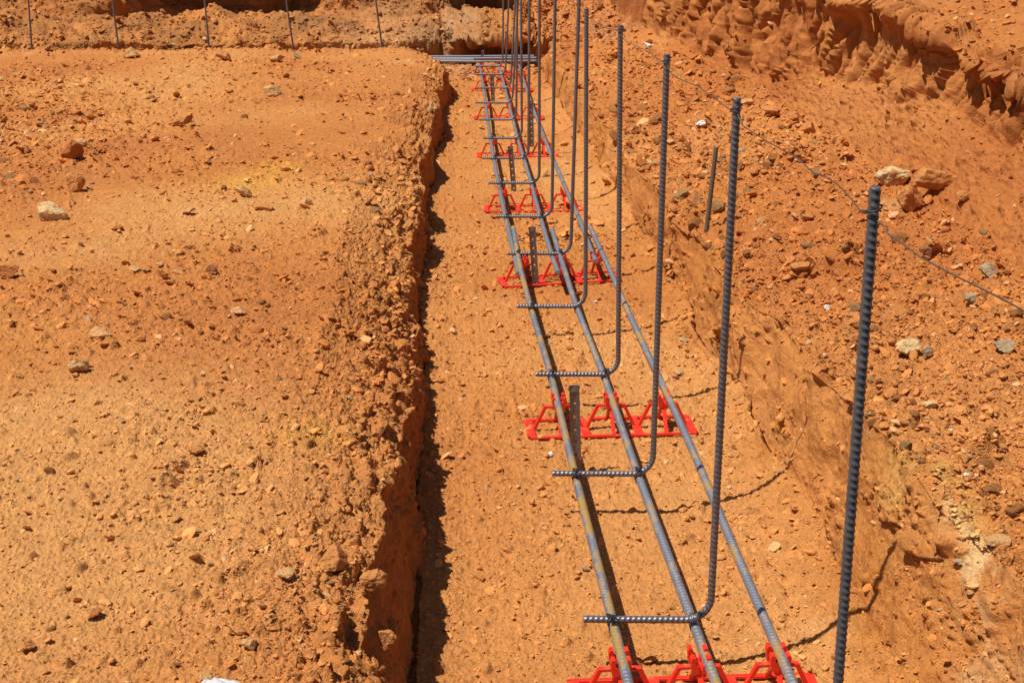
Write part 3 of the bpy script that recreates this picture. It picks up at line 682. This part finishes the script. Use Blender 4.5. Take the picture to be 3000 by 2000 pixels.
nd = dowel((nb_foot[0]-.19, 1.235, LZ), nb_foot, nb_top, 'nearest and thickest looking dowel bar, standing at the front right', 2, -.9)
for k, (tx, ty, bx_, top) in enumerate(L_):
    tipp = onz(tx, ty, LZ); Yk = tipp[1]-.012
    ft = onz(bx_, ty+4, LZ); ft = np.array([ft[0], Yk, LZ])
    tp = onY(*top, Yk)
    if top[1] == 0:                                          # top is above the frame: carry on to full height
        v = tp-ft; tp = ft + v*((.885-LZ)/max(v[2], .05))
    o = dowel((tipp[0], tipp[1], LZ), ft, tp, f'ribbed steel dowel bar with bent foot, {ordn[k]} from the camera in the trench row', 2 if k < 4 else (1 if k < 8 else 0))
    for X_ in threeX(Yk)[:2]:
        if k < 9: tie((X_, Yk+.006, LZ), rgt, o)
# ------------------------------------------------------------------ guide wire along the tops of the dowels
zw = [(30,80),(120,145),(200,160),(235,215),(310,250),(370,280),(425,322),(452,326),(480,390),(540,425),(620,455),(700,515),(795,582),(822,590),(860,665),(930,712),(1000,755),(1140,830),(1235,915),(1290,930),(1360,975),(1430,1050),(1475,1110),(1515,1113),(1530,1142),(1615,1200),(1622,1214),(1617,1228),(1700,1285),(1800,1360),(1900,1413),(1990,1460),(2210,1568),(2343,1640)]
zw = [((1700+a/1.802)*.784, b/1.802*.784) for a, b in zw]
ax = [1345, 1425, 1532, 1693, 2010, 2480]; ay = [dowel_tops[4][1], dowel_tops[3][1], dowel_tops[2][1], dowel_tops[1][1], dowel_tops[0][1], .86]
P_w = [onY(x, y, np.interp(x, ax, ay)-.008) for x, y in zw]
P_w = [dowel_tops[8]+np.array([-.008,0,-.03]), dowel_tops[6]+np.array([-.008,0,-.03]), dowel_tops[5]+np.array([-.008,0,-.03])] + P_w
gw = link('guide_wire', wire_mesh('guide_wire', [P_w], .00085, 7, .004, M_gw), label='thin kinked tie wire strung along the tops of the dowel bars', category='wire', )
for k in (0, 1, 2, 3):
    tp = dowel_tops[k]; nx = (2000, 1693, 1532, 1425)[k]
    yw = {0: 490, 1: 253, 2: 142, 3: 71}[k]
    c = onY({0: 2005, 1: 1691, 2: 1531, 3: 1424}[k], yw, tp[1]); a = np.linspace(0, 2*math.pi*1.1, 30)
    link('wrap', wire_mesh('wrap', [[(c[0]+.0078*math.cos(q), c[1]+.0078*math.sin(q), c[2]+.002*math.cos(q)+.0009*q) for q in a]], .0010, 6, .001), gw)

# ------------------------------------------------------------------ red plastic bar chairs
m_, t_, b_ = new_mat('red_plastic'); M_red = m_
n_ = t_.nodes.new('ShaderNodeTexNoise'); n_.inputs['Scale'].default_value = 35; n_.inputs['Detail'].default_value = 5
tc = t_.nodes.new('ShaderNodeTexCoord'); t_.links.new(tc.outputs['Object'], n_.inputs['Vector'])
cr = t_.nodes.new('ShaderNodeValToRGB'); cr.color_ramp.elements[0].color = (.78,.030,.012,1); cr.color_ramp.elements[1].color = (.70,.050,.020,1)
cr.color_ramp.elements[0].position = .5; cr.color_ramp.elements[1].position = .60
_e = cr.color_ramp.elements.new(.72); _e.color = (.62,.16,.05,1)
t_.links.new(n_.outputs[0], cr.inputs[0]); t_.links.new(cr.outputs[0], b_.inputs['Base Color']); b_.inputs['Roughness'].default_value = .38
b_.inputs['Subsurface Weight'].default_value = .0
class MB:
    def __init__(s): s.v = []; s.f = []
    def strut(s, a, b, w, h, side=(1, 0, 0), w2=None):      # rounded-edged rectangular strut from a to b
        a = Vector(a); b = Vector(b); d = (b-a).normalized(); sd = Vector(side); sd = (sd-d*sd.dot(d)).normalized(); n = d.cross(sd)
        w2 = w2 or w; k = len(s.v); c = .28
        ring = [(-1, -1+c), (-1+c, -1), (1-c, -1), (1, -1+c), (1, 1-c), (1-c, 1), (-1+c, 1), (-1, 1-c)]
        for p, ww in ((a, w), (b, w2)):
            for x, y in ring: s.v.append(p+sd*x*ww/2+n*y*h/2)
        for i in range(8): s.f.append((k+i, k+(i+1) % 8, k+8+(i+1) % 8, k+8+i))
        s.f.append(tuple(range(k+7, k-1, -1))); s.f.append(tuple(range(k+8, k+16)))
    def prism(s, outline, y0, y1):                           # outline in x,z extruded along y
        k = len(s.v); n = len(outline)
        for y in (y0, y1):
            for x, z in outline: s.v.append(Vector((x, y, z)))
        for i in range(n): s.f.append((k+i, k+(i+1) % n, k+n+(i+1) % n, k+n+i))
        s.f.append(tuple(range(k+n-1, k-1, -1))); s.f.append(tuple(range(k+n, k+2*n)))
    def mesh(s, name, mat):
        me = bpy.data.meshes.new(name); me.from_pydata([tuple(v) for v in s.v], [], s.f); me.materials.append(mat); me.update(); return me
SP = .12; HW = 1.5*SP+.008; DY = .052
def frame_mesh():
    b = MB(); t2 = .0056
    for y in (-DY, DY): b.strut((-HW, y, t2/2+.001), (HW, y, t2/2+.001), t2, .0085, (0, 0, 1))
    for x in (-HW+.004, -SP/2, SP/2, HW-.004):
        b.strut((x-.001, -DY+.003, .005), (x-.001, DY-.003, .005), .019, .0042, (1, 0, 0))
    return b.mesh('base_frame', M_red)
def stand_mesh():
    b = MB(); hx = SP/2-.004; zt = HB-.021; w = .0085
    for sg in (-1, 1):
        b.strut((sg*(hx-.002), 0, .006), (sg*.030, 0, zt), .0095, .0075, (0, 1, 0), .008)
        b.strut((sg*.032, 0, zt), (sg*.007, 0, zt+.001), .0085, .0065, (0, 1, 0))
        b.strut((0, sg*(DY-.001), .006), (0, sg*.010, zt-.002), .0085, .006, (1, 0, 0), .008)
    b.strut((0, -.018, zt-.001), (0, .018, zt-.001), .017, .012, (1, 0, 0))
    return b.mesh('stand', M_red)
def clip_mesh():
    b = MB(); zb = HB-RB-.014
    for y in (-.013, .013):
        for sg in (-1, 1):
            o = [(sg*.0025, zb), (sg*.0135, zb), (sg*.0150, zb+.014), (sg*.0158, zb+.023), (sg*.0135, zb+.0275), (sg*.0090, zb+.0265), (sg*.0076, zb+.0225), (sg*.0088, zb+.0185), (sg*.0060, zb+.0145), (sg*.0025, zb+.013)]
            if sg < 0: o = o[::-1]
            b.prism(o, y-.0065, y+.0065)
    return b.mesh('clip', M_red)
FM, SM, CM = frame_mesh(), stand_mesh(), clip_mesh()
chairs = [ (1.685, 0, 'red plastic bar chair nearest the camera, cut by the bottom of the picture'),
 (2.755, R(1.5), 'red plastic bar chair in the middle of the trench with a perforated stake beside it'),
 (3.98, R(9), 'skewed red plastic bar chair under the lapped bars, third from the camera'),
 (4.98, R(0), 'red plastic bar chair just beyond the lapped bars, fourth from the camera'),
 (6.10, R(1), 'red plastic bar chair, fifth from the camera, mostly behind a stake'),
 (7.20, R(-3), 'small looking red plastic bar chair, sixth from the camera'),
 (8.30, R(-5), 'distant red plastic bar chair, second from the trench end'),
 (9.04, R(2), 'farthest red plastic bar chair at the trench end under the cross bars')]
from itertools import product
def make_chair():
    r = bpy.data.objects.new('bar_chair', None); COL.objects.link(r)
    link('base_frame', FM, r)
    for k in (-1, 0, 1):
        s_ = link('stand', SM, r); s_.location = (k*SP, 0, 0); link('clip', CM, s_)
    return r
def copy_tree(o, parent=None):
    c = o.copy(); COL.objects.link(c); c.parent = parent
    for ch in list(o.children): copy_tree(ch, c)
    return c
proto = make_chair()
for k, (yc, rz, lab) in enumerate(chairs):
    o = proto if k == 0 else copy_tree(proto)
    xs = threeX(yc); gz = .0045
    o.location = ((xs[0]+xs[2])/2-.003, yc, gz); o.rotation_euler = (0, 0, rz); sx = min((xs[2]-xs[0])/(2*SP), 1.0); o.scale = (sx, 1, 1)
    setp(o, label=lab, category='bar chair', group='red bar chairs in the trench')

# ------------------------------------------------------------------ perforated stakes
def stake(top, base, w_, label, holes=10):
    b0 = onz(*base, 0.0); Yb_ = b0[1]; tp = onY(*top, Yb_); Hh = tp[2]-0.0; Ltot = Hh+.05
    v = []; f = []; cell = .026; n = int(Ltot/cell); cell = Ltot/n; th = .0025
    def addv(x, z):
        y = .0028*(1-(abs(x)/(w_/2))**2)                     # slightly dished plate
        v.append((x, y, z)); v.append((x, y+th, z)); return len(v)-2
    for c in range(n):
        z0_ = -.05+c*cell; zc = z0_+cell/2; hr = .0035 if c < n-1 else 0
        out = [(-w_/2, z0_), (0, z0_), (w_/2, z0_), (w_/2, zc), (w_/2, z0_+cell), (0, z0_+cell), (-w_/2, z0_+cell), (-w_/2, zc)]
        if c == n-1: out = [(x*(1.12 if z > zc else 1), z) for x, z in out]
        io = [addv(*p) for p in out]
        if hr:
            ii = [addv(hr*math.cos(a), zc+hr*math.sin(a)) for a in [math.atan2(p[1]-zc, p[0]) for p in out]]
            for k in range(8):
                k2 = (k+1) % 8
                f.append((io[k], io[k2], ii[k2], ii[k])); f.append((io[k]+1, ii[k]+1, ii[k2]+1, io[k2]+1)); f.append((ii[k], ii[k2], ii[k2]+1, ii[k]+1))
        else:
            f.append(tuple(io)); f.append(tuple(i+1 for i in io[::-1]))
        for k in (2, 3, 6, 7):
            k2 = (k+1) % 8; f.append((io[k], io[k]+1, io[k2]+1, io[k2]))
        if c == n-1:
            for k in (4, 5): f.append((io[k], io[k]+1, io[k+1]+1, io[k+1]))
    me = bpy.data.meshes.new('metal_stake'); me.from_pydata(v, [], f); me.materials.append(M_stake); me.update()
    o = link('metal_stake', me, label=label, category='stake', group='perforated steel stakes in the trench')
    o.location = (b0[0], Yb_, 0); dx = tp[0]-b0[0]; o.rotation_euler = (0, math.atan2(dx, Hh), 0)
    return o
M_stake = steel_mat('stake_steel', .35, (.19,.165,.15), .40, (.16,.10,.065))
stake((1319,885), (1325,1092), .021, 'nearest tall perforated steel stake beside the middle red chair')
stake((1222,521), (1231,660), .021, 'perforated stake standing by the lapped bars')
stake((1172,336), (1181,442), .021, 'perforated stake just behind the fourth red chair')
stake((1219,232), (1222,342), .022, 'dark stake with pale top end right of the middle bar')
stake((1130,172), (1133,240), .022, 'far perforated stake between the left and middle bars')
stake((1109,115), (1106,172), .020, 'farthest stake rising in front of the dark hollow')

# ------------------------------------------------------------------ cross trench bars and dowels behind the terrace
for k, (Yc, z, x0, x1, lab) in enumerate([(8.93,.112,-.16,.64,'front bar of the crosswise rebar bundle at the trench end'),
    (9.02,.112,-5,.20,'crosswise bar running left behind the terrace, lapped at the trench end'),
    (9.10,.112,-.25,.63,'middle bar of the crosswise rebar bundle at the trench end'),
    (9.20,.114,-5,.62,'rear bar of the crosswise rebar bundle at the trench end')]):
    link('cross_bar', bar_mesh('cross_bar', [(x0, Yc+(.02 if k != 1 else 0), z), ((x0+x1)/2, Yc, z-.002), (x1, Yc, z)], RB, M_long, pitch=.0095, step=.0026, seg=8), label=lab, category='rebar', group='crosswise bars at the trench end')
bd = [((65,0),(73,112),'leftmost'), ((258,0),(273,113),'second from left'), ((470,0),(479,97),'third from left'), ((657,0),(675,118),'fourth from left'), ((863,0),(880,128),'rightmost')]
for (tx, ty), (bx_, by_), wd_ in bd:
    Yk = 9.08; a = onY(bx_, by_, Yk); c = onY(tx, ty, Yk); v = (c-a)/(c[2]-a[2]); base_ = a+v*(.09-a[2]); tp = a+v*(.95-a[2])
    pts = [base_+np.array([0, -.20, 0]), base_+np.array([0, -.04, 0])]
    for q in np.linspace(0, 1, 8): pts.append(base_+np.array([0, -.04*(1-q)**2, 0])+v*.04*q*q)
    pts.append(tp)
    link('cross_dowel', bar_mesh('cross_dowel', pts, RD*1.05, M_dowel, pitch=.0085, step=.002, seg=10, ref=(1, 0, 0), rib_h=.20),
         label=f'thin upright bar behind the terrace, {wd_} of the five', category='rebar', group='upright bars in the cross trench')
# short rusty bar driven into the right shelf
pb, nb_, wb, _ = hit(1622, 530); tp = onY(1645, 338, pb[1]+.02)
link('short_bar', bar_mesh('short_bar', [pb+(pb-tp)*.15, tp], .0066, M_rusty, pitch=.0095, step=.0014, seg=14, ref=(0, -1, 0), rib_h=.20),
     label='short rusty bar stub driven into the shelf between the tall bars', category='rebar')
# white plastic scrap and yellow leaf
p, n, wd, _ = hit(495, 1562)
mw, tw, bw = new_mat('white_plastic'); bw.inputs['Roughness'].default_value = .5
nw = tw.nodes.new('ShaderNodeTexNoise'); nw.inputs['Scale'].default_value = 40; cw = tw.nodes.new('ShaderNodeValToRGB')
cw.color_ramp.elements[0].color = (.50,.49,.51,1); cw.color_ramp.elements[1].color = (.50,.40,.30,1); cw.color_ramp.elements[0].position = .5; cw.color_ramp.elements[1].position = .8
tw.links.new(nw.outputs[0], cw.inputs[0]); tw.links.new(cw.outputs[0], bw.inputs['Base Color'])
nx_, ny_ = 22, 12; v = []; f = []
for z_ in (0, -.0012):
    for j in range(ny_):
        for i in range(nx_):
            a, b = i/(nx_-1)*2-1, j/(ny_-1)*2-1
            wdt = .05*(1-.35*b*b)*(1+.12*math.sin(b*5)); v.append((a*wdt, b*.032*(1-.3*a*a), .010*(1-a*a)+.006*a+.004*math.sin(a*7+b*4)*math.cos(b*6-a*3)+.002*abs(math.sin(a*9+b*2))+z_))
for L_i in (0, 1):
    o_ = L_i*nx_*ny_
    for j in range(ny_-1):
        for i in range(nx_-1):
            q = (o_+j*nx_+i, o_+j*nx_+i+1, o_+(j+1)*nx_+i+1, o_+(j+1)*nx_+i); f.append(q if L_i == 0 else q[::-1])
me = bpy.data.meshes.new('plastic_scrap'); me.from_pydata(v, [], f); me.materials.append(mw)
me.polygons.foreach_set('use_smooth', [False]*len(f))
o = link('plastic_scrap', me, label='crumpled white plastic scrap at the bottom edge of the terrace', category='litter'); o.location = p+np.array([0, -.034, .004]); o.scale = (.68, .68, .68); o.rotation_euler = (.1, -.1, .15)
